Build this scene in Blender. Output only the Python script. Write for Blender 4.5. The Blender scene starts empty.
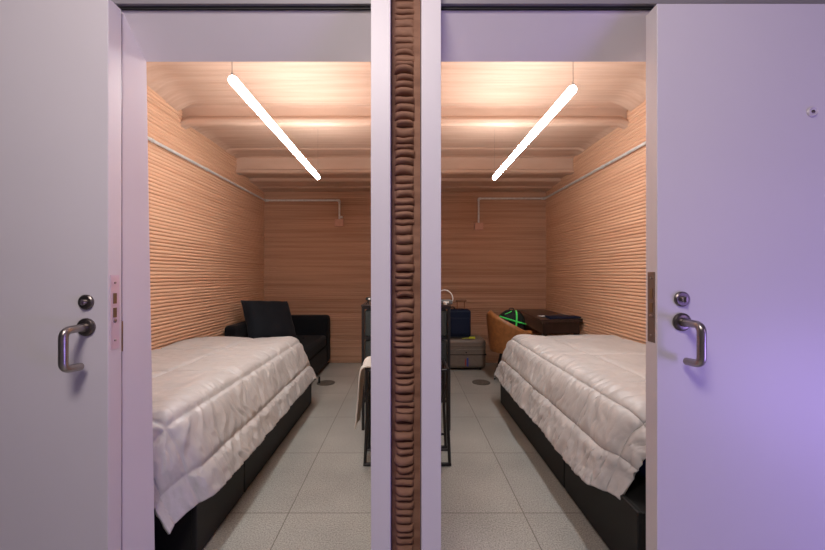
import bpy, bmesh, math, random
from mathutils import Vector, Matrix, noise
PI = math.pi
rnd = random.Random(7)
SC = bpy.context.scene
COL = SC.collection

# ------------------------------------------------------------------ materials
def mat(name, color, rough=0.5, metal=0.0, **kw):
    m = bpy.data.materials.new(name); m.use_nodes = True
    nt = m.node_tree; b = nt.nodes['Principled BSDF']
    b.inputs['Base Color'].default_value = (*color, 1)
    b.inputs['Roughness'].default_value = rough
    b.inputs['Metallic'].default_value = metal
    for k, v in kw.items():
        b.inputs[k.replace('_', ' ')].default_value = v
    return m

def tex_noise(m, scale=(1, 1, 1), ns=5.0, detail=4, amount=0.2, bump=0.0, dark=None, coord='Object', lo=.35, hi=.65, dist=.005):
    """mix the base colour with a second colour by noise, and bump by the same noise"""
    nt = m.node_tree; N = nt.nodes; L = nt.links; b = N['Principled BSDF']
    tc = N.new('ShaderNodeTexCoord'); mp = N.new('ShaderNodeMapping'); mp.inputs['Scale'].default_value = scale
    L.new(tc.outputs[coord], mp.inputs[0])
    n = N.new('ShaderNodeTexNoise'); n.inputs['Scale'].default_value = ns; n.inputs['Detail'].default_value = detail
    L.new(mp.outputs[0], n.inputs['Vector'])
    c = b.inputs['Base Color'].default_value[:]
    if dark is None: dark = tuple(x * (1 - amount) for x in c[:3])
    r = N.new('ShaderNodeValToRGB'); r.color_ramp.elements[0].position = lo; r.color_ramp.elements[1].position = hi
    r.color_ramp.elements[0].color = (*dark, 1); r.color_ramp.elements[1].color = c
    L.new(n.outputs[0], r.inputs[0]); L.new(r.outputs[0], b.inputs['Base Color'])
    if bump:
        bp = N.new('ShaderNodeBump'); bp.inputs['Strength'].default_value = bump; bp.inputs['Distance'].default_value = dist
        L.new(n.outputs[0], bp.inputs['Height']); L.new(bp.outputs[0], b.inputs['Normal'])
    return m

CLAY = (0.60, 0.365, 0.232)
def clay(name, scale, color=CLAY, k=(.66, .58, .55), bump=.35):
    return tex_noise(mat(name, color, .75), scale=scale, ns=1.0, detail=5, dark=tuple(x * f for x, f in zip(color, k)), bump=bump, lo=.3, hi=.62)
M_clay_side = clay('printed_clay_side', (.6, .8, 40), k=(.86, .80, .77), bump=.12)
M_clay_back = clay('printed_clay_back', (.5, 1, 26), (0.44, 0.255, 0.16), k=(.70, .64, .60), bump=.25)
M_clay_ceil = clay('printed_clay_ceiling', (1.4, 30, 4), (0.50, 0.34, 0.25), k=(.86, .82, .79), bump=.15)
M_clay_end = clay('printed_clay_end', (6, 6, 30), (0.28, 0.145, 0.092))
M_paint = tex_noise(mat('lilac_grey_paint', (0.70, 0.665, 0.70), .42), ns=1.5, amount=.035)
M_head = tex_noise(mat('frame_paint', (0.66, 0.62, 0.66), .5), ns=2, amount=.05)
M_black = mat('black_metal', (0.012, 0.012, 0.013), .4)
M_blackgap = mat('black_track', (0.006, 0.006, 0.007), .7)
M_steel = tex_noise(mat('brushed_steel', (0.42, 0.38, 0.36), .3, 1.0), scale=(1, 1, 30), ns=20, amount=.2)
M_darksteel = mat('dark_steel', (0.2, 0.175, 0.165), .35, 1.0)
M_bolt = mat('bolt_brass', (0.25, 0.19, 0.12), .4, .8)
M_plate = mat('satin_plate', (0.72, 0.60, 0.70), .38, .35)
M_bronze = mat('bronze_plate', (0.24, 0.20, 0.18), .45, .7)
M_galv = tex_noise(mat('galvanised_pipe', (0.62, 0.62, 0.60), .38, .25), ns=30, amount=.2)
M_box = tex_noise(mat('terracotta_plastic', (0.50, 0.27, 0.19), .5), ns=20, amount=.08)
M_bedbase = tex_noise(mat('charcoal_faux_leather', (0.014, 0.0142, 0.0138), .5, Specular_IOR_Level=.3), ns=220, amount=.3, bump=.25, dist=.001)
M_mattress = tex_noise(mat('navy_mattress_ticking', (0.010, 0.008, 0.075), .7), ns=80, amount=.3, bump=.2)
M_sofa = tex_noise(mat('black_navy_velour', (0.0055, 0.0065, 0.009), .85, Sheen_Weight=.03), ns=90, amount=.35, bump=.3)
M_pillow = tex_noise(mat('navy_black_fabric', (0.007, 0.010, 0.015), .8, Sheen_Weight=.06), ns=120, amount=.3, bump=.3)
M_tan = tex_noise(mat('tan_leather', (0.30, 0.125, 0.038), .45), ns=25, amount=.3, bump=.15)
M_desk = tex_noise(mat('dark_brown_laminate', (0.035, 0.018, 0.014), .28), scale=(1, 12, 1), ns=6, amount=.4)
M_navy = tex_noise(mat('navy_nylon', (0.008, 0.015, 0.042), .6), ns=150, amount=.3, bump=.3, dist=.001)
M_taupe = tex_noise(mat('taupe_suitcase', (0.185, 0.148, 0.12), .5), ns=30, amount=.12)
M_drawer = tex_noise(mat('slate_grey_fabric', (0.06, 0.072, 0.072), .7), ns=150, amount=.3, bump=.2, dist=.001)
M_towel = tex_noise(mat('cream_towel', (0.62, 0.60, 0.54), .95), ns=160, amount=.12, bump=.6)
M_white = mat('white_plastic', (0.75, 0.75, 0.73), .4)
M_wood = tex_noise(mat('brown_handle_wood', (0.26, 0.11, 0.05), .4), ns=30, amount=.3)
M_green = mat('bright_green_strap', (0.05, 0.75, 0.12), .5)
M_blackfab = tex_noise(mat('black_nylon', (0.012, 0.016, 0.016), .65), ns=140, amount=.35, bump=.3, dist=.001)
M_yellow = mat('yellow_green_tag', (0.62, 0.66, 0.05), .5)
M_red = mat('red_stitching', (0.35, 0.03, 0.03), .6)
M_blue = mat('blue_stitching', (0.03, 0.05, 0.30), .6)
M_greygear = mat('grey_plastic', (0.11, 0.11, 0.11), .5)
M_drain = tex_noise(mat('drain_steel', (0.20, 0.185, 0.16), .45, .5), ns=60, amount=.3)

def satin():
    m = mat('champagne_satin', (0.49, 0.485, 0.472), .44, Sheen_Weight=.1)
    m.node_tree.nodes['Principled BSDF'].inputs['Specular IOR Level'].default_value = .6
    return tex_noise(m, ns=22, amount=.05, bump=.45, dist=.006)
M_satin = satin()

def tube_mat():
    m = bpy.data.materials.new('lit_tube'); m.use_nodes = True
    nt = m.node_tree; nt.nodes.clear()
    o = nt.nodes.new('ShaderNodeOutputMaterial'); e = nt.nodes.new('ShaderNodeEmission')
    e.inputs[0].default_value = (0.96, 0.97, 1.0, 1); e.inputs[1].default_value = 86
    nt.links.new(e.outputs[0], o.inputs[0]); return m
M_tube = tube_mat()

def floor_mat():
    m = mat('terrazzo_tile', (0.5, 0.5, 0.45), .33)
    nt = m.node_tree; N = nt.nodes; L = nt.links; b = N['Principled BSDF']
    tc = N.new('ShaderNodeTexCoord')
    v = N.new('ShaderNodeTexNoise'); v.inputs['Scale'].default_value = 150; v.inputs['Detail'].default_value = 3
    L.new(tc.outputs['Object'], v.inputs['Vector'])
    r = N.new('ShaderNodeValToRGB'); e = r.color_ramp.elements
    e[0].position = .36; e[0].color = (.27, .275, .245, 1); e[1].position = .64; e[1].color = (.52, .52, .475, 1)
    x = e.new(.45); x.color = (.37, .375, .34, 1); x = e.new(.56); x.color = (.42, .425, .385, 1)
    L.new(v.outputs[0], r.inputs[0])
    n = N.new('ShaderNodeTexNoise'); n.inputs['Scale'].default_value = 2.2; n.inputs['Detail'].default_value = 5
    L.new(tc.outputs['Object'], n.inputs['Vector'])
    r2 = N.new('ShaderNodeValToRGB'); r2.color_ramp.elements[0].position = .35; r2.color_ramp.elements[0].color = (.80, .80, .80, 1)
    r2.color_ramp.elements[1].position = .65; r2.color_ramp.elements[1].color = (1, 1, 1, 1)
    L.new(n.outputs[0], r2.inputs[0])
    mx = N.new('ShaderNodeMix'); mx.data_type = 'RGBA'; mx.blend_type = 'MULTIPLY'; mx.inputs[0].default_value = 1
    L.new(r.outputs[0], mx.inputs[6]); L.new(r2.outputs[0], mx.inputs[7])
    # grout joints of the 0.59 m tiles
    br = N.new('ShaderNodeTexBrick'); br.offset = 0; br.inputs['Scale'].default_value = 1
    br.inputs['Brick Width'].default_value = .592; br.inputs['Row Height'].default_value = .596
    br.inputs['Mortar Size'].default_value = .0028; br.inputs['Mortar Smooth'].default_value = .2
    br.inputs['Color1'].default_value = (1, 1, 1, 1); br.inputs['Color2'].default_value = (.93, .93, .94, 1)
    br.inputs['Mortar'].default_value = (.42, .40, .37, 1)
    mp = N.new('ShaderNodeMapping'); mp.inputs['Location'].default_value = (.592 * 5, .596 * 4 - 1.765, 0)
    L.new(tc.outputs['Object'], mp.inputs[0]); L.new(mp.outputs[0], br.inputs['Vector'])
    m2 = N.new('ShaderNodeMix'); m2.data_type = 'RGBA'; m2.blend_type = 'MULTIPLY'; m2.inputs[0].default_value = 1
    L.new(mx.outputs[2], m2.inputs[6]); L.new(br.outputs[0], m2.inputs[7])
    L.new(m2.outputs[2], b.inputs['Base Color'])
    return m
M_floor = floor_mat()
M_headshade = tex_noise(mat('shaded_head_board', (0.27, 0.255, 0.28), .5), ns=3, amount=.05)  # head board grey, darkened in place of the shade of a recess
M_hall = tex_noise(mat('hall_paint', (0.55, 0.53, 0.54), .7), ns=2, amount=.05)

# ------------------------------------------------------------------ helpers
OFF = {}      # object name -> world location of its thing's base
def obj(name, bm, m, parent=None, smooth=True, bevel=0.0, angle=40, kind=None):
    bmesh.ops.recalc_face_normals(bm, faces=bm.faces)
    me = bpy.data.meshes.new(name)
    off = OFF.get(parent.name, Vector((0, 0, 0))) if parent else Vector((0, 0, 0))
    bmesh.ops.translate(bm, verts=bm.verts, vec=-off)
    bm.to_mesh(me); bm.free()
    o = bpy.data.objects.new(name, me); COL.objects.link(o)
    me.materials.append(m)
    if bevel:
        md = o.modifiers.new('bevel', 'BEVEL'); md.width = bevel; md.segments = 3; md.limit_method = 'ANGLE'; md.angle_limit = math.radians(40)
    if smooth:
        for p in me.polygons: p.use_smooth = True
        me.set_sharp_from_angle(angle=math.radians(angle))
    if parent:
        o.parent = parent; OFF[o.name] = off
    if kind: o['kind'] = kind
    return o

def thing(name, label, cat, loc, group=None):
    o = bpy.data.objects.new(name, None); COL.objects.link(o); o.location = loc; o.empty_display_size = .1
    OFF[o.name] = Vector(loc); tag(o, label, cat, group); return o

def tag(o, label, cat, group=None):
    o['label'] = label; o['category'] = cat
    if group: o['group'] = group
    return o

def box(bm, x0, x1, y0, y1, z0, z1, M=None):
    vs = [bm.verts.new((x, y, z)) for z in (z0, z1) for y in (y0, y1) for x in (x0, x1)]
    for f in ((0, 1, 3, 2), (4, 6, 7, 5), (0, 4, 5, 1), (2, 3, 7, 6), (0, 2, 6, 4), (1, 5, 7, 3)):
        bm.faces.new([vs[i] for i in f])
    if M is not None: bmesh.ops.transform(bm, matrix=M, verts=vs)
    return vs

def B(*a, M=None):
    bm = bmesh.new(); box(bm, *a, M=M); return bm

def hexa(bm, c):
    """c: 8 corners ordered (x0y0z0, x1y0z0, x0y1z0, x1y1z0, then the same at z1)"""
    vs = [bm.verts.new(p) for p in c]
    for f in ((0, 1, 3, 2), (4, 6, 7, 5), (0, 4, 5, 1), (2, 3, 7, 6), (0, 2, 6, 4), (1, 5, 7, 3)):
        bm.faces.new([vs[i] for i in f])

def fillet(pts, r, n=6):
    pts = [Vector(p) for p in pts]; out = [pts[0]]
    for i in range(1, len(pts) - 1):
        a, b, c = pts[i - 1], pts[i], pts[i + 1]
        u = (a - b); v = (c - b); k = min(r, u.length * .49, v.length * .49)
        p = b + u.normalized() * k; q = b + v.normalized() * k
        for j in range(n + 1):
            t = j / n
            out.append(p * (1 - t) ** 2 + b * 2 * t * (1 - t) + q * t * t)
    out.append(pts[-1]); return out

def tube(bm, pts, r, seg=12, cap=True):
    pts = [Vector(p) for p in pts]
    d = (pts[1] - pts[0]).normalized()
    n = d.orthogonal().normalized(); rings = []
    for i, p in enumerate(pts):
        t = ((pts[min(i + 1, len(pts) - 1)] - pts[max(i - 1, 0)])).normalized()
        n = (n - t * n.dot(t)).normalized(); b = t.cross(n)
        rr = r[i] if isinstance(r, (list, tuple)) else r
        rings.append([bm.verts.new(p + (n * math.cos(2 * PI * k / seg) + b * math.sin(2 * PI * k / seg)) * rr) for k in range(seg)])
    for a, b in zip(rings, rings[1:]):
        for k in range(seg):
            bm.faces.new((a[k], a[(k + 1) % seg], b[(k + 1) % seg], b[k]))
    if cap:
        bm.faces.new(rings[0][::-1]); bm.faces.new(rings[-1])

def T(pts, r, seg=12, fr=0):
    bm = bmesh.new(); tube(bm, fillet(pts, fr) if fr else pts, r, seg); return bm

def lathe(bm, prof, c, axis='z', seg=32):
    """prof: (radius, height) pairs about an axis through c"""
    rings = []
    for r, h in prof:
        ring = []
        for k in range(seg):
            a = 2 * PI * k / seg; u, v = r * math.cos(a), r * math.sin(a)
            p = {'z': (u, v, h), 'y': (u, h, v), 'x': (h, u, v)}[axis]
            ring.append(bm.verts.new(Vector(c) + Vector(p)))
        rings.append(ring)
    for a, b in zip(rings, rings[1:]):
        for k in range(seg):
            bm.faces.new((a[k], a[(k + 1) % seg], b[(k + 1) % seg], b[k]))
    bm.faces.new(rings[0][::-1]); bm.faces.new(rings[-1])

def LT(prof, c, axis='z', seg=32):
    bm = bmesh.new(); lathe(bm, prof, c, axis, seg); return bm

def grid(nu, nv, f, bm=None):
    bm = bm or bmesh.new()
    vs = [[bm.verts.new(f(i / nu, j / nv)) for j in range(nv + 1)] for i in range(nu + 1)]
    for i in range(nu):
        for j in range(nv):
            bm.faces.new((vs[i][j], vs[i + 1][j], vs[i + 1][j + 1], vs[i][j + 1]))
    return bm, vs

def cushion(bm, cx, cy, cz, sx, sy, sz, M=None, n=22, p=.45, lump=.0):
    """stuffed pillow: a square sheet puffed on both sides"""
    new = []
    for s in (1, -1):
        rows = []
        for i in range(n + 1):
            row = []
            for j in range(n + 1):
                u = -1 + 2 * i / n; v = -1 + 2 * j / n
                h = max(0, (1 - u ** 4) * (1 - v ** 4)) ** p
                pin = 1 - .07 * (1 - abs(u * v)) * max(abs(u), abs(v)) ** 3
                z = h * sz * s + lump * noise.noise(Vector((u * 2.3, v * 2.3, s * 3 + cx)))
                row.append(bm.verts.new((cx + u * sx * pin, cy + v * sy * pin, cz + z if h > 0 else cz)))
            rows.append(row); new += row
        for i in range(n):
            for j in range(n):
                q = (rows[i][j], rows[i + 1][j], rows[i + 1][j + 1], rows[i][j + 1])
                bm.faces.new(q if s > 0 else q[::-1])
    if M is not None: bmesh.ops.transform(bm, matrix=M, verts=new)
    bmesh.ops.remove_doubles(bm, verts=bm.verts, dist=.0004)

def nz(x, y, z=0.0): return noise.noise(Vector((x, y, z)))

# ------------------------------------------------------------------ setting
Y_IN, Y_BACK, X_L, X_R = 1.31, 4.77, -1.935, 1.91
WALL_H = 2.78

def printed_wall(name, p0, p1, nrm, amp, jit, pitch, mtl, z0=0.0, z1=WALL_H, seg=70, seed=0, thick=.12, wob=.006):
    """extruded clay beads laid course on course, with a solid slab behind them"""
    p0, p1, nrm = Vector(p0), Vector(p1), Vector(nrm)
    r = random.Random(seed); nl = int((z1 - z0) / pitch) + 1
    tt = [0.0, .12, .3, .5, .7, .88]
    rows = []
    for k in range(nl):
        off = r.uniform(-jit, jit); a = amp * r.uniform(.85, 1.15)
        for t in tt:
            rows.append((z0 + (k + t) * pitch, off + a * (math.sqrt(max(0, 1 - (2 * t - 1) ** 2)) - .6), k))
    rows = [x for x in rows if x[0] <= z1] + [(z1, 0, nl)]
    bm = bmesh.new(); vs = []
    L = (p1 - p0).length
    for i in range(seg + 1):
        u = i / seg; x = u * L
        col = []
        for z, d, k in rows:
            w = wob * nz(x * 1.1 + seed, k * .35, seed) + wob * .35 * nz(x * 7 + seed, k * 3.1, 4)
            dz = .006 * nz(x * .9, z * 1.2, seed + 9) + .0035 * nz(x * 3.2, k * .8, seed + 2)
            edge = 1 if 0 < z - z0 and z < z1 else 0
            p = p0.lerp(p1, u) + nrm * (d + w); p.z = z + dz * edge
            col.append(bm.verts.new(p))
        vs.append(col)
    for i in range(seg):
        for j in range(len(rows) - 1):
            bm.faces.new((vs[i][j], vs[i + 1][j], vs[i + 1][j + 1], vs[i][j + 1]))
    b = [bm.verts.new(v) for v in (p0 + Vector((0, 0, z0)) - nrm * thick, p1 + Vector((0, 0, z0)) - nrm * thick,
                                    p1 + Vector((0, 0, z1)) - nrm * thick, p0 + Vector((0, 0, z1)) - nrm * thick)]
    bm.faces.new(b)
    bm.faces.new([vs[0][j] for j in range(len(rows))] + [b[3], b[0]])
    bm.faces.new([vs[-1][j] for j in range(len(rows))] + [b[2], b[1]])
    bm.faces.new([vs[i][0] for i in range(seg + 1)] + [b[1], b[0]])
    bm.faces.new([vs[i][-1] for i in range(seg + 1)] + [b[2], b[3]])
    return obj(name, bm, mtl, kind='structure', angle=70)

printed_wall('wall_left', (X_L, Y_IN, 0), (X_L, Y_BACK, 0), (1, 0, 0), .0120, .0020, .0285, M_clay_side, seed=3, wob=.004)
printed_wall('wall_right', (X_R, Y_IN, 0), (X_R, Y_BACK, 0), (-1, 0, 0), .0120, .0018, .0285, M_clay_side, seed=11, wob=.004)
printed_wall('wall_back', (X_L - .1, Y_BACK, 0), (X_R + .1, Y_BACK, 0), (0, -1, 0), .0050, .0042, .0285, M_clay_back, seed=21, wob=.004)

# dividing wall between the two rooms, printed on both faces
def divider():
    bm = bmesh.new(); pitch = .0285; nl = int(WALL_H / pitch)
    for sgn in (-1, 1):
        def f(u, v):
            k = v * nl * 5 / 5; t = k % 1
            y = Y_IN + u * (Y_BACK - Y_IN - .006)
            return (sgn * (.103 + .007 * math.sqrt(max(0, 1 - (2 * t - 1) ** 2)) + .004 * nz(y, int(k) * .5, 5)), y, v * WALL_H)
        _, vs = grid(40, nl * 5, f, bm)
        if sgn < 0: A = vs
    for a in (0, -1):
        for j in range(nl * 5):
            bm.faces.new((A[a][j], vs[a][j], vs[a][j + 1], A[a][j + 1]))
    for j in (0, -1):
        for i in range(40):
            bm.faces.new((A[i][j], vs[i][j], vs[i + 1][j], A[i + 1][j]))
    obj('wall_middle', bm, M_clay_side, kind='structure', angle=70)
divider()

# exposed end of the dividing wall between the two door posts: stacked rounded beads
def wall_end():
    bm = bmesh.new(); r = random.Random(5)
    z = 0.0; rows = []
    while z < 2.62:
        h = r.choice([.021, .024, .026, .028, .034, .019]); out = r.uniform(.014, .025)
        if z > 1.93: out *= .30
        sag = r.uniform(-.004, .006); w = r.uniform(.029, .035)
        rows.append((z, h, out, sag, w, r.uniform(-.004, .001))); z += h
    prof = [0, .06, .2, .4, .6, .8, .94]
    xs = [-.049 + .098 * i / 36 for i in range(37)]
    vs = []
    for (z0, h, out, sag, w, cx) in rows:
        for t in prof:
            row = []
            for x in xs:
                q = min(1, abs(x - cx + .004) / w)
                side = (1 - q ** 4) ** .5 if q < 1 else 0
                b = math.sqrt(max(0, 1 - (2 * t - 1) ** 2))
                d = out * b * side + .004 * nz(x * 30, (z0 + t * h) * 16, 2) - .004 * (1 - b) * side
                row.append(bm.verts.new((x, 1.212 - d, z0 + t * h + sag * (1 - q ** 2) * 1.1 + .0015 * nz(x * 40, z0 * 9))))
            vs.append(row)
    for a, b in zip(vs, vs[1:]):
        for i in range(len(xs) - 1):
            bm.faces.new((a[i], a[i + 1], b[i + 1], b[i]))
    lo = [bm.verts.new((xs[0], Y_IN, 0)), bm.verts.new((xs[-1], Y_IN, 0))]
    hi = [bm.verts.new((xs[0], Y_IN, 2.62)), bm.verts.new((xs[-1], Y_IN, 2.62))]
    bm.faces.new([r_[0] for r_ in vs] + [hi[0], lo[0]]); bm.faces.new([r_[-1] for r_ in vs] + [hi[1], lo[1]])
    bm.faces.new((lo[0], lo[1], hi[1], hi[0]))
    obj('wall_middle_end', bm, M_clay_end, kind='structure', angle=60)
wall_end()

# stepped, vaulted ceiling of printed courses running across both rooms
CP = [(1.28, 2.70), (2.3, 2.70), (2.65, 2.695), (2.9, 2.672), (3.00, 2.658), (3.015, 2.656), (3.022, 2.645), (3.025, 2.572), (3.008, 2.560), (2.998, 2.535), (3.008, 2.508),
      (3.035, 2.498), (3.07, 2.503), (3.085, 2.540), (3.10, 2.548), (3.4, 2.558), (3.74, 2.562), (3.76, 2.548), (3.80, 2.546), (3.96, 2.546), (3.985, 2.535), (3.992, 2.47), (3.998, 2.41), (3.975, 2.40), (3.972, 2.375),
      (4.0, 2.362), (4.05, 2.362), (4.07, 2.392), (4.10, 2.398), (4.30, 2.392), (4.32, 2.366), (4.36, 2.358), (4.56, 2.356), (4.58, 2.340), (4.80, 2.335)]
def ceiling():
    P = []; s = 0; acc = []
    for a, b in zip(CP, CP[1:]):
        L = math.dist(a, b); n = max(2, int(L / .0065))
        for i in range(n):
            t = i / n; P.append((a[0] + (b[0] - a[0]) * t, a[1] + (b[1] - a[1]) * t)); acc.append(s + L * t)
        s += L
    P.append(CP[-1]); acc.append(s)
    r = random.Random(9); amps = [(r.uniform(.5, 1.2), r.uniform(-.001, .001)) for _ in range(400)]
    x0, x1 = X_L - .05, X_R + .05; NX = 110
    bm = bmesh.new(); vs = []
    for i in range(NX + 1):
        x = x0 + (x1 - x0) * i / NX; e = min(x - X_L, X_R - x)
        row = []
        for (y, z), a in zip(P, acc):
            k = a / .032 + .12 * nz(x * 1.2, a * 2); kk = int(k); t = k - kk
            am, of = amps[kk]
            d = .0044 * am * (math.sqrt(max(0, 1 - (2 * t - 1) ** 2)) - .5) + of + .003 * nz(x * 1.3, y * 1.5, 3) + .0012 * nz(x * 6, kk * .9, 8)
            cove = .085 * max(0, 1 - max(e, 0) / .20) ** 2 if y < 2.97 else .03 * max(0, 1 - max(e, 0) / .07) ** 2
            yy = y - .10 * max(0, 1 - max(e, 0) / .16) ** 2 * (min(1, (2.98 - y) / .25) if y < 2.98 else 0)
            row.append(bm.verts.new((x, yy if y < 4.75 else y, z - d - cove * (1 if y < 3.9 else .25))))
        vs.append(row)
    n = len(P)
    for i in range(NX):
        for j in range(n - 1):
            bm.faces.new((vs[i][j], vs[i + 1][j], vs[i + 1][j + 1], vs[i][j + 1]))
    b = [bm.verts.new((x, y, 2.9)) for x, y in ((x0, 1.16), (x1, 1.16), (x1, 4.80), (x0, 4.80))]
    bm.faces.new(b)
    bm.faces.new([vs[0][j] for j in range(n)] + [b[3], b[0]]); bm.faces.new([vs[-1][j] for j in range(n)] + [b[2], b[1]])
    bm.faces.new([vs[i][0] for i in range(NX + 1)] + [b[1], b[0]]); bm.faces.new([vs[i][-1] for i in range(NX + 1)] + [b[2], b[3]])
    obj('ceiling', bm, M_clay_ceil, kind='structure', angle=70)
ceiling()

obj('floor', B(-3.2, 3.2, -2.2, 4.9, -.1, 0), M_floor, smooth=False, kind='structure')

# painted front wall with the two door openings (tapered reveals, sloped head)
bm = bmesh.new()
N_, F_ = 1.215, Y_IN - .002
def jamb(sg):
    n = 28; cols = []
    for i in range(n + 1):
        z = 2.8 * i / n; xf = .936 + .036 * min(1, z / 2.1) + .013 * max(0, (z - 2.1) / .7)
        cols.append([bm.verts.new((sg * x, y, z)) for x, y in ((3.2, N_), (.985, N_), (xf, F_), (3.2, F_))])
    for a, b in zip(cols, cols[1:]):
        for k in range(4): bm.faces.new((a[k], a[(k + 1) % 4], b[(k + 1) % 4], b[k]))
    bm.faces.new(cols[0]); bm.faces.new(cols[-1])
jamb(-1); jamb(1)
for s0, s1 in ((-.99, -.100), (.100, .99)):
    hexa(bm, [(s0, N_, 2.117), (s1, N_, 2.117), (s0, F_, 1.997), (s1, F_, 1.997), (s0, N_, 2.8), (s1, N_, 2.8), (s0, F_, 2.8), (s1, F_, 2.8)])
obj('wall_front', bm, M_head, smooth=True, angle=20, kind='structure')
for i, (a, b) in enumerate(((-.1155, -.0515), (.0505, .1150))):
    obj('trim_%d' % (i + 1), B(a, b, 1.15, Y_IN - .003, 0, 2.7), M_paint, smooth=False, bevel=.0015, kind='structure')
for i, (a, b) in enumerate(((-1.95, -.1165), (.116, 1.95))):
    bm = bmesh.new(); box(bm, a, b, 1.207, 1.2145, 2.1175, 2.1265)
    obj('trim_%d' % (i + 3), bm, M_blackgap, smooth=False, kind='structure')
# head boards the doors hang from
obj('trim_5', B(-3.1, -.1175, 1.195, 1.2145, 2.127, 2.6), M_headshade, smooth=False, kind='structure')
obj('trim_6', B(.117, 3.1, 1.195, 1.2145, 2.127, 2.6), M_headshade, smooth=False, kind='structure')
# corridor the camera stands in
obj('ceiling_corridor', B(-3.2, 3.2, -2.2, 1.21, 2.9, 3.0), M_hall, smooth=False, kind='structure')
obj('wall_corridor', B(-3.2, 3.2, -2.3, -2.2, 0, 3.0), M_hall, smooth=False, kind='structure')

# ------------------------------------------------------------------ sliding doors
def door(i, x0, x1, top, edge, hx, hz, kz, sgn, plate_mat, px):
    d = obj('door_%d' % i, B(x0, x1, 1.15, 1.205, .012, top), M_paint, smooth=False, bevel=.002, kind='structure')
    y = 1.15
    # lever handle: rose, neck out of the door, grip hanging down, return to the door
    rose = obj('handle_rose', LT([(.0295, 0), (.0295, -.005), (.0275, -.006), (.0275, -.008), (.024, -.0105), (.014, -.0105)], (hx, y, hz), 'y', 40), M_darksteel, d)
    gx = hx
    pts = [(gx, y - .002, hz), (gx, y - .079, hz), (gx, y - .079, hz - .120), (gx, y - .022, hz - .124)]
    bm = bmesh.new(); tube(bm, fillet(pts, .024, 8), .0122, 20)
    lathe(bm, [(.0145, -.008), (.0145, -.019), (.0105, -.021)], (gx, y, hz), 'y', 24)
    h = obj('door_handle', bm, M_steel, d)
    e = obj('lock_escutcheon', LT([(.0245, 0), (.0245, -.006), (.021, -.009), (.010, -.009)], (hx, y, kz), 'y', 40), M_darksteel, d)
    bm = bmesh.new(); lathe(bm, [(.0095, -.008), (.0095, -.017), (.008, -.019)], (hx, y, kz), 'y', 24)
    box(bm, hx - .0022, hx + .0022, y - .024, y - .017, kz - .008, kz + .008)
    obj('lock_cylinder', bm, M_steel, e)
    # lock faceplate on the leading edge
    a, b = sorted((edge + sgn * .0015, edge - sgn * .002))
    pl = obj('lock_faceplate', B(a, b, 1.159, 1.193, px[0], px[1]), plate_mat, d, smooth=False)
    zc = (px[0] + px[1]) / 2
    a, b = sorted((edge + sgn * .0018, edge + sgn * .0035))
    obj('deadbolt', B(a, b, 1.168, 1.181, zc + .028, zc + .063), M_bolt, pl, smooth=False)
    obj('latch_bolt', B(a, b, 1.168, 1.181, zc - .018, zc + .014), M_bolt, pl, smooth=False)
    for zz, rr in ((zc + .098, .0035), (zc - .03, .006), (zc - .095, .0035)):
        bm = bmesh.new(); lathe(bm, [(rr, 0), (rr, sgn * .003), (rr * .7, sgn * .004)], (edge + sgn * .0008, 1.1755, zz), 'x', 16)
        obj('screw', bm, M_steel, pl)
    return d
d1 = door(1, -2.05, -.979, 2.113, -.979, -1.0485, 1.029, 1.111, 1, M_plate, (.952, 1.200))
d2 = door(2, .825, 2.05, 2.092, .825, .9045, 1.046, 1.121, -1, M_bronze, (.975, 1.210))
d1['label'] = 'pale sliding door with steel lever at the left edge of the photo'
d2['label'] = 'violet-lit sliding door with peephole at the right of the photo'
# peephole of the right door
bm = bmesh.new(); prof = [(.0165, 0), (.0165, -.003), (.0135, -.006), (.010, -.004), (.006, -.004)]
lathe(bm, prof, (1.333, 1.15, 1.735), 'y', 32)
v = obj('peephole', bm, mat('clear_chrome_ring', (.62, .57, .63), .3, .0), d2)
obj('peephole_lens', LT([(.0055, -.0035), (.005, -.006), (.002, -.007)], (1.333, 1.15, 1.735), 'y', 20), M_darksteel, v)
# keeper on the left jamb
k = obj('strike_plate', B(-.9846, -.9835, 1.2052, 1.2165, .935, 1.040), M_bolt, smooth=False)
tag(k, 'thin brass strike plate on the frame behind the left door edge', 'strike plate')

# ------------------------------------------------------------------ hanging tube lights
def tube_light(a, b, label):
    a, b = Vector(a), Vector(b); d = (b - a).normalized()
    t = thing('tube_light', label, 'light', (a + b) / 2, 'hanging light tubes')
    n = 6; pts = []; rr = []; r0 = .0205; L = (b - a).length
    for q in range(n + 1):
        w_ = PI / 2 * q / n; pts.append(a + d * r0 * (1 - math.cos(w_))); rr.append(max(.001, r0 * math.sin(w_)))
    for q in range(n, -1, -1):
        w_ = PI / 2 * q / n; pts.append(b - d * r0 * (1 - math.cos(w_))); rr.append(max(.001, r0 * math.sin(w_)))
    bm = bmesh.new(); tube(bm, pts, rr, 24)
    obj('glowing_tube', bm, M_tube, t)
    for p, ztop in ((a + d * .01, 2.69), (b - d * .01, 2.548)):
        obj('wire_clip', T([p + Vector((0, 0, .017)), p + Vector((0, 0, .03))], .004, 10), M_steel, t)
        obj('suspension_wire', T([p + Vector((0, 0, .028)), (p.x, p.y, ztop)], .0007 if ztop < 2.6 else .0013, 6), M_greygear, t)
tube_light((-.800, 1.60, 2.10), (-.812, 3.235, 2.10), 'glowing white light tube hanging from the ceiling above the left bed')
tube_light((.808, 1.683, 2.10), (.818, 3.25, 2.10), 'glowing white light tube hanging from the ceiling above the right bed')

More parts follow.
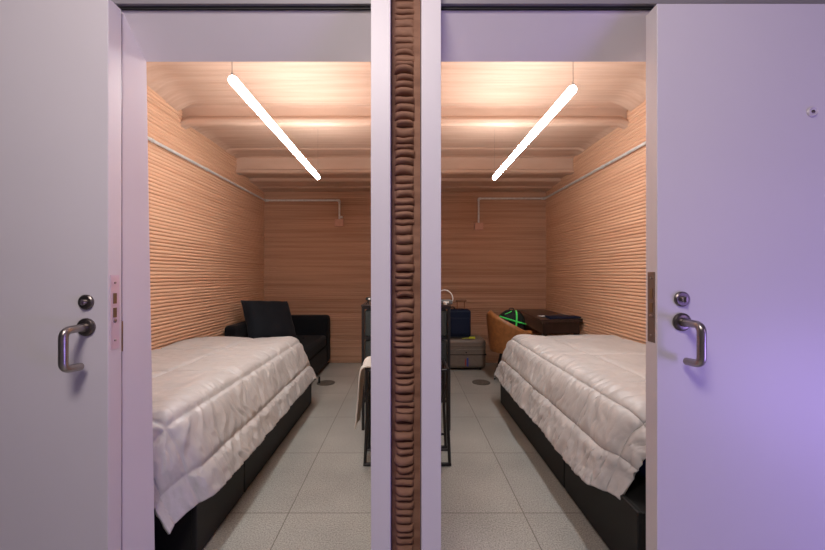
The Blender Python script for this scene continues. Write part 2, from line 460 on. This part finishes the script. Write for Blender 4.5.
# ------------------------------------------------------------------ conduits
def conduit(side, xw, xd, zc, zbox, label, extra):
    s = 1 if side == 'L' else -1
    px = xw + s * .026; yb = Y_BACK - .024
    t = thing('wall_conduit', label, 'pipe', (px, 3.0, zc))
    obj('pipe', T([(px, Y_IN + .004, zc), (px, yb, zc), (xd, yb, zc), (xd, yb, zbox + .045)], .0125, 14, .03), M_galv, t)
    for yy in (1.9, 2.62, 3.35, 4.1):
        obj('clip', T([(px, yy, zc), (px, yy + .018, zc)], .0165, 14), M_galv, t)
    obj('corner_fitting', T([(px, yb - .04, zc), (px, yb, zc), (px + s * .04, yb, zc)], .0165, 14, .02), M_galv, t)
    obj('elbow_fitting', T([(xd - s * .035, yb, zc), (xd, yb, zc), (xd, yb, zc - .035)], .0165, 14, .018), M_galv, t)
    bx = obj('junction_box', B(xd - .058, xd + .058, Y_BACK - .055, Y_BACK - .003, zbox - .045, zbox + .05), M_box, t, smooth=False, bevel=.006)
    if extra:
        obj('conduit_gland', LT([(.015, -.01), (.019, 0), (.019, .014), (.008, .02)], (xd + .028, yb - .005, zbox + .075), 'z', 14), M_white, bx)
conduit('L', X_L, -.902, 2.212, 1.905, 'grey metal conduit along the left wall ending at a terracotta box on the back wall', True)
conduit('R', X_R, .985, 2.238, 1.855, 'grey metal conduit along the right wall ending at a terracotta box on the back wall', False)

# ------------------------------------------------------------------ beds
XB = .880
def bed(s, xw, seam_y, m_y, y_s, label):
    x_out = s * XB; x_in = xw - s * .03
    cx = (x_out + x_in) / 2
    t = thing('bed', label, 'bed', (cx, 2.3, 0), 'black storage beds')
    a, b = sorted((x_out - (-s) * .022 * 1, x_in)); a, b = sorted((x_out + s * .022, x_in))
    obj('base', B(a, b, y_s, 3.255, .012, .292), M_bedbase, t, smooth=False, bevel=.006)
    fa, fb = sorted((x_out, x_out + s * .024))
    for y0, y1 in ((y_s - .005, seam_y - .004), (seam_y + .004, 3.262)):
        obj('side_panel', B(fa, fb, y0, y1, .012, .296), M_bedbase, t, smooth=False, bevel=.005)
    a, b = sorted((x_out + s * .135, x_in))
    obj('mattress', B(a, b, m_y, 3.20, .292, .596), M_mattress, t, smooth=True, bevel=.055)
bed(-1, X_L, 1.905, 1.48, 1.475, 'black storage bed against the left wall under a pale comforter')
bed(1, X_R, 1.945, 1.52, 1.335, 'black storage bed against the right wall with dark blue mattress showing')

for m_ in (M_sofa, M_pillow, M_mattress, M_navy, M_blackfab, M_drawer):
    m_.node_tree.nodes['Principled BSDF'].inputs['Specular IOR Level'].default_value = .18
R_ = .14; TH = math.radians(68)
def drape(e):
    if e <= 0: return 0, 0
    if e < R_ * TH: return R_ * math.sin(e / R_), R_ * (1 - math.cos(e / R_))
    k = e - R_ * TH
    return R_ * math.sin(TH) + k * math.cos(TH), R_ * (1 - math.cos(TH)) + k * math.sin(TH)

def comforter(s, xw, y_n, y_f, hang_n, hang_f, long_seams, cross_seams, seed, ztop, label, swing, hem_cut=0.0):
    xe = 1.085                                   # where the top starts to roll over
    wide = abs(xw) - .035 - xe                   # flat part
    A = wide + .47; b0, b1 = y_n - hang_n, y_f + hang_f
    def base(a, b):
        ex = max(0, a - wide); ey = 0; dy = 0
        if b < y_n: ey = y_n - b; dy = -1
        if b > y_f: ey = b - y_f; dy = 1
        if dy == -1: hem = 1 - hem_cut * min(1, ex / .2) * 0
        e = math.hypot(ex, ey); h, d = drape(e)
        X = xe + wide - min(a, wide); Y = min(max(b, y_n), y_f)
        if e > 1e-6:
            X -= h * ex / e; Y += dy * h * ey / e
        if ex > 0 and ey > 0 and dy == -1:       # near corner swings outward past the end of the bed
            k = min(1, ex / .35) * min(1, ey / .2); X += swing[0] * k; Y += swing[1] * k; d -= swing[2] * k
        if ex > 0:
            X += .02 * min(1, max(0, (b - 2.4))) * ex / .47      # hem draws in a little toward the foot
        return Vector((s * X, Y, ztop - d))
    def seamd(a, b):
        m = 9
        for q in long_seams: m = min(m, abs(a - wide - q))
        for q in cross_seams: m = min(m, abs(b - q))
        return m
    def disp(a, b):
        e = a - wide
        m = seamd(a, b)
        d = .015 * (1 - math.exp(-(m / .014) ** 1.1))
        # broad puff
        d += .010 * nz(a * 2.6, b * 2.2, seed) + .006 * nz(a * 8, b * 6, seed + 3)
        side = min(1, max(0, (e + .06) / .16))
        topw = 1 - side
        # small pulled creases on top beside the upper seam
        near = math.exp(-((e + .02) / .16) ** 2)
        wb = b + .05 * nz(a * 7, b * 5, seed + 20) + .02 * nz(a * 16, b * 14, seed + 21)
        wv = nz(a * 4.5, wb * 15 + 3 * a, seed + 5); ridge = (1 - abs(wv) * 2.4)
        d += (.0050 * topw * near + .0075 * side) * ridge
        wv2 = nz(a * 10 + .5 * b, wb * 33, seed + 7)
        d += .0042 * side * (1 - abs(wv2) * 2) + .006 * side + .0022 * side * (1 - 2 * abs(nz(a * 16, wb * 62, seed + 19)))
        if e > long_seams[-1]:                   # gathered hem band
            t = min(1, (e - long_seams[-1]) / .03)
            d += t * (.0052 * (1 - abs(nz(a * 9 + b * 12, b * 19 - a * 5, seed + 9)) * 2.6) + .004 * nz(a * 5, b * 9, seed + 11) + .003 * (1 - 2 * abs(nz(a * 22, b * 48, seed + 17))))
        # quilting pull lines
        d += .0028 * topw * nz(a * 16 - b * 6, b * 6 + a * 8, seed + 13) + .003 * topw * (1 - 2 * abs(nz(a * 6 + b * 3, b * 10, seed + 15)))
        if b < y_n and e > 0: d = .010 + (d - .010) * (1 - .75 * min(1, (y_n - b) / .12) * min(1, max(0, e - .25) / .12))
        return d
    NA, NB = 190, 330
    eps = .004
    def f(u, v):
        a = u * A; b = b0 + v * (b1 - b0)
        p = base(a, b)
        q = base(a + eps, b) - base(a - eps, b); r = base(a, b + eps) - base(a, b - eps)
        n = q.cross(r)
        n = n.normalized() if n.length > 1e-12 else Vector((0, 0, 1))
        if n.z < 0 or (abs(n.z) < .01 and n.x * s > 0): n = -n
        p = p + n * disp(a, b)
        e = a - wide
        if e > .3:                               # wavy hem line
            p.z += (e - .3) / .17 * (.016 * nz(b * 2.6, seed) + .004 * nz(b * 9, seed))
        return p
    bm, vs = grid(NA, NB, f)
    o = obj('comforter', bm, M_satin, angle=180)
    md = o.modifiers.new('thick', 'SOLIDIFY'); md.thickness = .014; md.offset = -1 if s < 0 else 1
    tag(o, label, 'comforter', 'pale quilted comforters')
    return o
LS = (-.30, -.018 + .15, .365)
c1 = comforter(-1, X_L, 1.50, 3.15, .25, .22, (-.30, .115, .335), (1.43, 2.05, 2.70), 1, .622, 'pale satin comforter on the left bed, corner hanging low beside the jamb', (.075, -.015, 0))
c2 = comforter(1, X_R, 1.56, 3.16, .20, .22, (-.19, .105, .30), (1.46, 1.80, 2.42, 3.02), 31, .626, 'pale satin comforter on the right bed beside the desk', (.055, -.01, .048))
bm = bmesh.new(); box(bm, -.832, -.815, 3.315, 3.33, .175, .235)
o = obj('care_tag', bm, M_blackfab, c1, smooth=False)

# ------------------------------------------------------------------ sofa with pillow
t = thing('sofa', 'low black sofa in the far left corner beyond the bed', 'sofa', (-1.45, 4.1, 0))
obj('frame', B(-1.90, -1.03, 3.47, 4.735, .04, .30), M_sofa, t, smooth=False, bevel=.02)
obj('armrest', B(-1.895, -1.018, 4.53, 4.738, .04, .668), M_sofa, t, bevel=.045)
obj('backrest', B(-1.90, -1.74, 3.64, 4.53, .04, .668), M_sofa, t, bevel=.035)
def seat_cushion():
    bm = bmesh.new(); box(bm, -1.74, -1.025, 3.47, 4.53, .28, .425)
    return bm
sc_ = obj('seat_cushion', seat_cushion(), M_sofa, t, bevel=.035)
for x in (-1.5, -1.26):
    for y in (3.75, 4.02, 4.29): obj('tufting_button', LT([(.012, -.004), (.012, .003), (.006, .006)], (x, y, .427), 'z', 12), M_sofa, sc_)
for x in (-1.86, -1.09):
    for y in (3.53, 4.68):
        obj('leg', LT([(.018, 0), (.024, .05)], (x, y, 0), 'z', 12), M_black, t)
bm = bmesh.new()
Mp = Matrix.Translation((-1.545, 3.975, .672)) @ Matrix.Rotation(math.radians(52), 4, 'Z') @ Matrix.Rotation(math.radians(58), 4, 'X') @ Matrix.Rotation(math.radians(-5), 4, 'Z')
cushion(bm, 0, 0, 0, .285, .27, .095, Mp, lump=.012)
tag(obj('throw_pillow', bm, M_pillow), 'large black square pillow leaning on the sofa', 'pillow')

# ------------------------------------------------------------------ floor outlets
for (x, y, side) in ((-.89, 3.89, 'left'), (.84, 3.91, 'right')):
    t = thing('floor_drain', 'round metal floor cover on the tiles in the %s room' % side, 'floor drain', (x, y, 0), 'round floor covers')
    obj('rim', LT([(.100, .0), (.100, .0035), (.094, .005), (.088, .004)], (x, y, 0), 'z', 40), M_drain, t)
    obj('lid', LT([(.086, .002), (.086, .0055), (.0, .006)][:2] + [(.02, .0062)], (x, y, 0), 'z', 40), M_drain, t)

# ------------------------------------------------------------------ drawer carts and racks beside the dividing wall
def cart(s, label):
    x0, x1 = sorted((s * .135, s * .343)); y0, y1 = 2.70, 3.06
    t = thing('drawer_cart', label, 'storage cart', ((x0 + x1) / 2, 2.88, 0), 'black drawer carts')
    P = .011
    for x in (x0 + P, x1 - P):
        for y in (y0 + P, y1 - P):
            obj('post', B(x - P, x + P, y - P, y + P, .0, .955), M_black, t, smooth=False, bevel=.002)
    for z in (.215, .465, .70, .935):
        bm = bmesh.new()
        for y in (y0 + .003, y1 - .021): box(bm, x0 + 2 * P, x1 - 2 * P, y, y + .018, z, z + .02)
        for x in (x0 + .003, x1 - .021): box(bm, x, x + .018, y0 + 2 * P, y1 - 2 * P, z, z + .02)
        obj('rail', bm, M_black, t, smooth=False)
    obj('top', B(x0 - .004, x1 + .004, y0 - .004, y1 + .004, .955, .968), M_desk, t, smooth=False, bevel=.003)
    for z0, z1 in ((.240, .455), (.490, .690), (.725, .925)):
        dr = obj('drawer', B(x0 + .024, x1 - .024, y0 + .012, y1 - .012, z0, z1), M_drawer, t, smooth=False, bevel=.008)
        obj('pull_tab', B((x0 + x1) / 2 - .025, (x0 + x1) / 2 + .025, y0 + .004, y0 + .012, z1 - .07, z1 - .05), M_black, dr, smooth=False)
cart(-1, 'narrow black drawer cart in the left room beside the centre post')
cart(1, 'narrow black drawer cart with grey drawers in the right room')

def rack(s, label):
    xa, xb = s * (.262 if s > 0 else .245), s * .14
    t = thing('towel_rack', label, 'towel rack', ((xa + xb) / 2, 2.28, 0), 'low black tube racks')
    for y in (2.20, 2.42):
        obj('side_leg', T([(xa + s * .012, y, .02), (xa, y, .30), (xa, y, .60)], .0105, 10), M_black, t)
        obj('side_leg', T([(xb, y, .02), (xb, y, .60)], .0095, 10), M_black, t)
        obj('diagonal_brace', T([(xa - s * .004, y + .012, .52), (xb, y + .012, .14)], .006, 8), M_black, t)
        obj('foot_bar', T([(xb - s * .01, y, .011), (xa + s * .022, y, .011)], .011, 10), M_black, t)
        obj('cross_bar', T([(xa, y, .60), (xb, y, .60)], .0095, 10), M_black, t)
        obj('cross_bar', T([(xa + s * .008, y, .10), (xb, y, .10)], .008, 10), M_black, t)
    for x in (xa, xb):
        obj('top_rail', T([(x, 2.185, .605), (x, 2.435, .605)], .0105, 10), M_black, t)
rack(-1, 'low black tube rack with a cream towel over it, left of the centre post')
rack(1, 'low bare black tube rack in the right room before the cart')
# towel: over the outer rail, hanging further down outside
def towel():
    path = [(-.150, .623), (-.20, .626), (-.252, .627), (-.274, .618), (-.285, .595), (-.290, .55), (-.297, .45), (-.305, .35), (-.312, .262), (-.313, .250)]
    P = fillet([(x, 0, z) for x, z in path], .02, 3)
    bm = bmesh.new(); n = len(P) - 1
    def f(u, v):
        p = P[min(n, int(u * n + .5))]; y = 2.175 + v * .275
        return Vector((p.x - .006 * abs(nz(y * 18, p.z * 3)) - .007 * u * math.sin(v * 9), y + .01 * nz(p.z * 5, v), p.z + .004 * nz(y * 9, p.x * 9) + .012 * (v - .5) * u))
    grid(n, 24, f, bm)
    o = obj('towel', bm, M_towel, angle=180)
    md = o.modifiers.new('thick', 'SOLIDIFY'); md.thickness = .009; md.offset = 0
    tag(o, 'cream towel hanging over the low black rack in the left room', 'towel')
towel()

# clutter on top of the carts
bm = bmesh.new(); box(bm, .170, .366, 2.74, 2.86, .970, 1.000); o = obj('router', bm, M_greygear, smooth=False, bevel=.008)
tag(o, 'flat dark grey gadget on the right drawer cart', 'gadget')
obj('white_label', B(.290, .335, 2.7365, 2.7395, .980, .994), M_white, o, smooth=False)
bm = bmesh.new(); box(bm, .16, .262, 2.90, 3.0, .97, 1.018); o = obj('small_box', bm, M_blackfab, smooth=False, bevel=.006)
tag(o, 'small black box at the back of the right drawer cart', 'box')
pts = [(.372 , 2.88, .974), (.388, 2.88, 1.00), (.375, 2.88, 1.050), (.33, 2.88, 1.080), (.27, 2.89, 1.066), (.215, 2.88, 1.025), (.205, 2.87, .999)]
o = obj('white_cable', T(fillet(pts, .03, 5), .0042, 8), M_white); tag(o, 'thin white cable looping above the right drawer cart', 'cable')
bm = bmesh.new()
lathe(bm, [(.012, 0), (.014, .004), (.014, .022), (.006, .026)], (.305, 2.715, .9685), 'z', 14)
o = obj('small_jar', bm, M_white); tag(o, 'tiny white jar at the front edge of the right cart', 'jar')
# left cart: small black desk gadget with a white knob
t = thing('small_tripod', 'small black gadget on short legs on the left drawer cart', 'gadget', (-.285, 2.76, .968))
obj('gadget_body', LT([(.010, .028), (.026, .034), (.030, .045), (.024, .056), (.010, .06)], (-.290, 2.76, .968), 'z', 18), M_blackfab, t)
for a in (20, 140, 260):
    c, s_ = math.cos(math.radians(a)), math.sin(math.radians(a))
    obj('leg', T([(-.290 + .004 * c, 2.76 + .004 * s_, 1.005), (-.290 + .03 * c, 2.76 + .03 * s_, .972)], .0035, 8), M_black, t)
obj('knob', LT([(.007, -.018), (.009, -.026), (.005, -.031)], (-.285, 2.75, 1.012), 'y', 12), M_white, t)

# ------------------------------------------------------------------ luggage by the back wall
t = thing('grey_suitcase', 'taupe hard suitcase lying on the floor by the back wall', 'suitcase', (.78, 4.52, 0))
bm = bmesh.new()
obj('shell', B(.46, 1.005, 4.375, 4.70, .03, .398), M_taupe, t, bevel=.045)
for z in (.255, .31):
    obj('rib', B(.475, .992, 4.369, 4.378, z, z + .014), M_taupe, t, smooth=False, bevel=.004)
obj('zip_seam', B(.457, 1.008, 4.372, 4.70, .198, .208), M_blackfab, t, smooth=False, bevel=.003)
obj('lock', LT([(.010, 0), (.010, -.006), (.005, -.008)], (.752, 4.374, .232), 'y', 14), M_black, t)
obj('red_loop', B(.738, .748, 4.362, 4.375, .07, .15), M_red, t, smooth=False)
obj('blue_loop', B(.760, .778, 4.360, 4.375, .06, .165), M_blue, t, smooth=False)
for x in (.53, .94):
    obj('caster', LT([(.026, -.012), (.030, -.008), (.030, .008), (.026, .012)], (x, 4.44, .030), 'x', 16), M_black, t)
    obj('caster', LT([(.026, -.012), (.030, -.008), (.030, .008), (.026, .012)], (x, 4.64, .030), 'x', 16), M_black, t)

t = thing('navy_bag', 'navy cabin bag with brown pull handle standing on the taupe suitcase', 'luggage', (.68, 4.5, .40))
obj('body', B(.535, .822, 4.41, 4.60, .412, .760), M_navy, t, bevel=.03)
obj('front_pocket', B(.560, .800, 4.398, 4.42, .45, .66), M_navy, t, bevel=.01)
obj('base_strip', B(.53, .815, 4.405, 4.60, .400, .420), M_black, t, smooth=False, bevel=.004)
hd = obj('pull_handle', T([(.640, 4.5, .872), (.775, 4.5, .872)], .016, 12), M_wood, t)
for x in (.660, .752):
    obj('handle_stem', T([(x, 4.5, .755), (x, 4.5, .86)], .0075, 10), M_wood, hd)
obj('grab_loop', T([(.56, 4.5, .755), (.575, 4.49, .79), (.615, 4.49, .79), (.63, 4.5, .755)], .007, 8, .015), M_black, t)
o = obj('luggage_tag', B(.790, .865, 4.375, 4.385, .402, .428, M=Matrix.Translation((0, 0, 0))), M_yellow, t, smooth=False, bevel=.003)
obj('tag_strap', T([(.70, 4.385, .404), (.74, 4.383, .408), (.80, 4.382, .412)], .004, 8), M_yellow, o)

# ------------------------------------------------------------------ tan tub chair and backpack
CC = Vector((1.205, 3.92, 0)); ANG = math.radians(14)       # the chair faces the desk and wall
t = thing('tub_chair', 'tan leather tub chair between the right bed and the desk', 'chair', CC)
def shell():
    bm = bmesh.new(); n = 44; m = 12; W = math.radians(100)
    def surf(th, v, off):
        q = abs(th) / W
        top = .80 - .20 * min(1, (q / .85)) ** 1.0
        z = .36 + (top - .36) * v
        rr = (.245 + .04 * v ** .8 + .02 * (1 - q)) - off
        a = PI + th + ANG
        return CC + Vector((rr * math.cos(a), rr * math.sin(a), z))
    outer = [[bm.verts.new(surf(-W + 2 * W * i / n, j / m, 0)) for j in range(m + 1)] for i in range(n + 1)]
    inner = [[bm.verts.new(surf(-W + 2 * W * i / n, j / m, .042)) for j in range(m + 1)] for i in range(n + 1)]
    top = [bm.verts.new((outer[i][m].co + inner[i][m].co) / 2 + Vector((0, 0, .018))) for i in range(n + 1)]
    for i in range(n):
        for j in range(m):
            bm.faces.new((outer[i][j], outer[i + 1][j], outer[i + 1][j + 1], outer[i][j + 1]))
            bm.faces.new((inner[i][j], inner[i][j + 1], inner[i + 1][j + 1], inner[i + 1][j]))
        bm.faces.new((outer[i][m], outer[i + 1][m], top[i + 1], top[i])); bm.faces.new((top[i], top[i + 1], inner[i + 1][m], inner[i][m]))
        bm.faces.new((outer[i][0], inner[i][0], inner[i + 1][0], outer[i + 1][0]))
    for i in (0, n):
        bm.faces.new([outer[i][j] for j in range(m + 1)] + [top[i]] + [inner[i][j] for j in range(m, -1, -1)])
    return bm
obj('backrest', shell(), M_tan, t, angle=75)
obj('seat', LT([(.14, .34), (.21, .35), (.222, .38), (.22, .43), (.19, .455), (.10, .462)], CC, 'z', 36), M_tan, t)
for a in (45, 135, 225, 315):
    c, s_ = math.cos(math.radians(a) + ANG), math.sin(math.radians(a) + ANG)
    obj('leg', T([CC + Vector((.13 * c, .13 * s_, .345)), CC + Vector((.215 * c, .215 * s_, 0))], [.017, .010], 12), M_black, t)

BC = Vector((1.175, 3.90, .475))
t = thing('backpack', 'black backpack with bright green crossed straps on the tan chair', 'backpack', BC)
bm = bmesh.new()
bmesh.ops.create_icosphere(bm, subdivisions=4, radius=1)
for v in bm.verts:
    c = v.co
    f = 1 + .05 * nz(c.x * 2, c.y * 2, c.z * 2) + .02 * nz(c.x * 6, c.y * 6, c.z * 6)
    x = math.copysign(abs(c.x) ** .8, c.x) * .145 * f; y = math.copysign(abs(c.y) ** .8, c.y) * .115 * f; z = math.copysign(abs(c.z) ** .75, c.z) * .165 * f
    v.co = BC + Vector((x, y, z + .172))
obj('body', bm, M_blackfab, t, angle=180)
def strap_on(p0, p1, n=26, w=.0075):
    """a strap laid over the bag's front between two (x, z) points"""
    bm = bmesh.new(); pts = []
    for i in range(n + 1):
        q = i / n; x = p0[0] + (p1[0] - p0[0]) * q; z = p0[1] + (p1[1] - p0[1]) * q
        k = (abs(x) / .150) ** 2.5 + (abs(z) / .172) ** 2.67
        y = -.122 * max(0, 1 - k) ** .4
        pts.append(BC + Vector((x, y - .004, z + .172)))
    tube(bm, pts, w, 8); return bm
obj('green_strap', strap_on((-.135, .095), (.138, .015), w=.009), M_green, t)
obj('green_strap', strap_on((.03, .160), (.0, -.12), w=.009), M_green, t)
obj('green_piping', strap_on((-.095, .125), (-.02, .157), w=.004), M_green, t)
obj('grab_handle', T([BC + Vector((-.03, 0, .33)), BC + Vector((-.02, 0, .355)), BC + Vector((.02, 0, .355)), BC + Vector((.03, 0, .33))], .006, 8, .01), M_black, t)

# ------------------------------------------------------------------ desk
t = thing('desk', 'dark brown desk in the far right corner behind the bed', 'desk', (1.66, 4.15, 0))
bm = bmesh.new()
def prism(bm, poly, z0, z1):
    lo = [bm.verts.new((x, y, z0)) for x, y in poly]; hi = [bm.verts.new((x, y, z1)) for x, y in poly]
    bm.faces.new(lo[::-1]); bm.faces.new(hi)
    for i in range(len(poly)): bm.faces.new((lo[i], lo[(i + 1) % len(poly)], hi[(i + 1) % len(poly)], hi[i]))
prism(bm, [(1.395, 3.62), (1.880, 3.72), (1.880, 4.73), (1.50, 4.73)], .70, .735)
obj('desktop', bm, M_desk, t, smooth=False, bevel=.004)
bm = bmesh.new(); prism(bm, [(1.43, 3.66), (1.86, 3.745), (1.86, 4.70), (1.53, 4.70)], .58, .70)
ap = obj('apron', bm, M_desk, t, smooth=False, bevel=.003)
for x, y in ((1.47, 3.71), (1.84, 3.78), (1.56, 4.68), (1.84, 4.68)):
    obj('leg', B(x - .022, x + .022, y - .022, y + .022, 0, .585), M_desk, t, smooth=False, bevel=.003)
bm = bmesh.new(); prism(bm, [(1.51, 3.665), (1.872, 3.735), (1.872, 3.90), (1.53, 3.86)], .736, .752)
for v in bm.verts: v.co.z += .004 * nz(v.co.x * 20, v.co.y * 20)
o = obj('folded_cloth', bm, M_navy, smooth=False, bevel=.006); tag(o, 'dark navy folded cloth at the near end of the desk', 'cloth')
o = obj('paper_slip', B(-.045, .045, -.022, .022, 0, .004, M=Matrix.Translation((1.535, 3.94, .7355)) @ Matrix.Rotation(.35, 4, 'Z')), M_white, smooth=False)
tag(o, 'small white slip of paper lying on the dark desk', 'paper')

# ------------------------------------------------------------------ light and camera
def area(name, loc, target, size, power, color):
    l = bpy.data.lights.new(name, 'AREA'); l.shape = 'DISK'; l.size = size; l.energy = power; l.color = color
    o = bpy.data.objects.new(name, l); COL.objects.link(o); o.location = loc
    o.rotation_euler = (Vector(target) - Vector(loc)).to_track_quat('-Z', 'Y').to_euler()
    return o
area('corridor_ceiling_lamp', (-.35, -.25, 2.80), (-.1, 1.15, .9), .7, 41, (1.0, .89, .83))
area('violet_corridor_lamp', (2.7, -.25, .35), (1.6, 1.15, .5), 1.0, 24, (.42, .30, 1.0))
area('violet_corridor_wash', (2.6, -.9, 1.6), (-.6, 1.15, 1.2), .8, 6.5, (.68, .45, 1.0))

w = bpy.data.worlds.new('World'); SC.world = w; w.use_nodes = True
w.node_tree.nodes['Background'].inputs[0].default_value = (.55, .5, .6, 1); w.node_tree.nodes['Background'].inputs[1].default_value = .08

cam = bpy.data.cameras.new('camera'); co = bpy.data.objects.new('camera', cam); COL.objects.link(co)
co.location = (0, 0, 1.2); co.rotation_euler = (PI / 2, 0, 0)
cam.sensor_width = 36; cam.lens = 350 * 36 / 825; cam.shift_x = 6.5 / 825; cam.shift_y = 0; cam.clip_start = .02
SC.camera = co
SC.view_settings.view_transform = 'Standard'; SC.view_settings.look = 'None'; SC.view_settings.exposure = 0; SC.view_settings.gamma = 1
SC.view_settings.use_curve_mapping = False
try:
    SC.cycles.use_denoising = True; SC.cycles.max_bounces = 8; SC.cycles.diffuse_bounces = 5
except Exception: pass
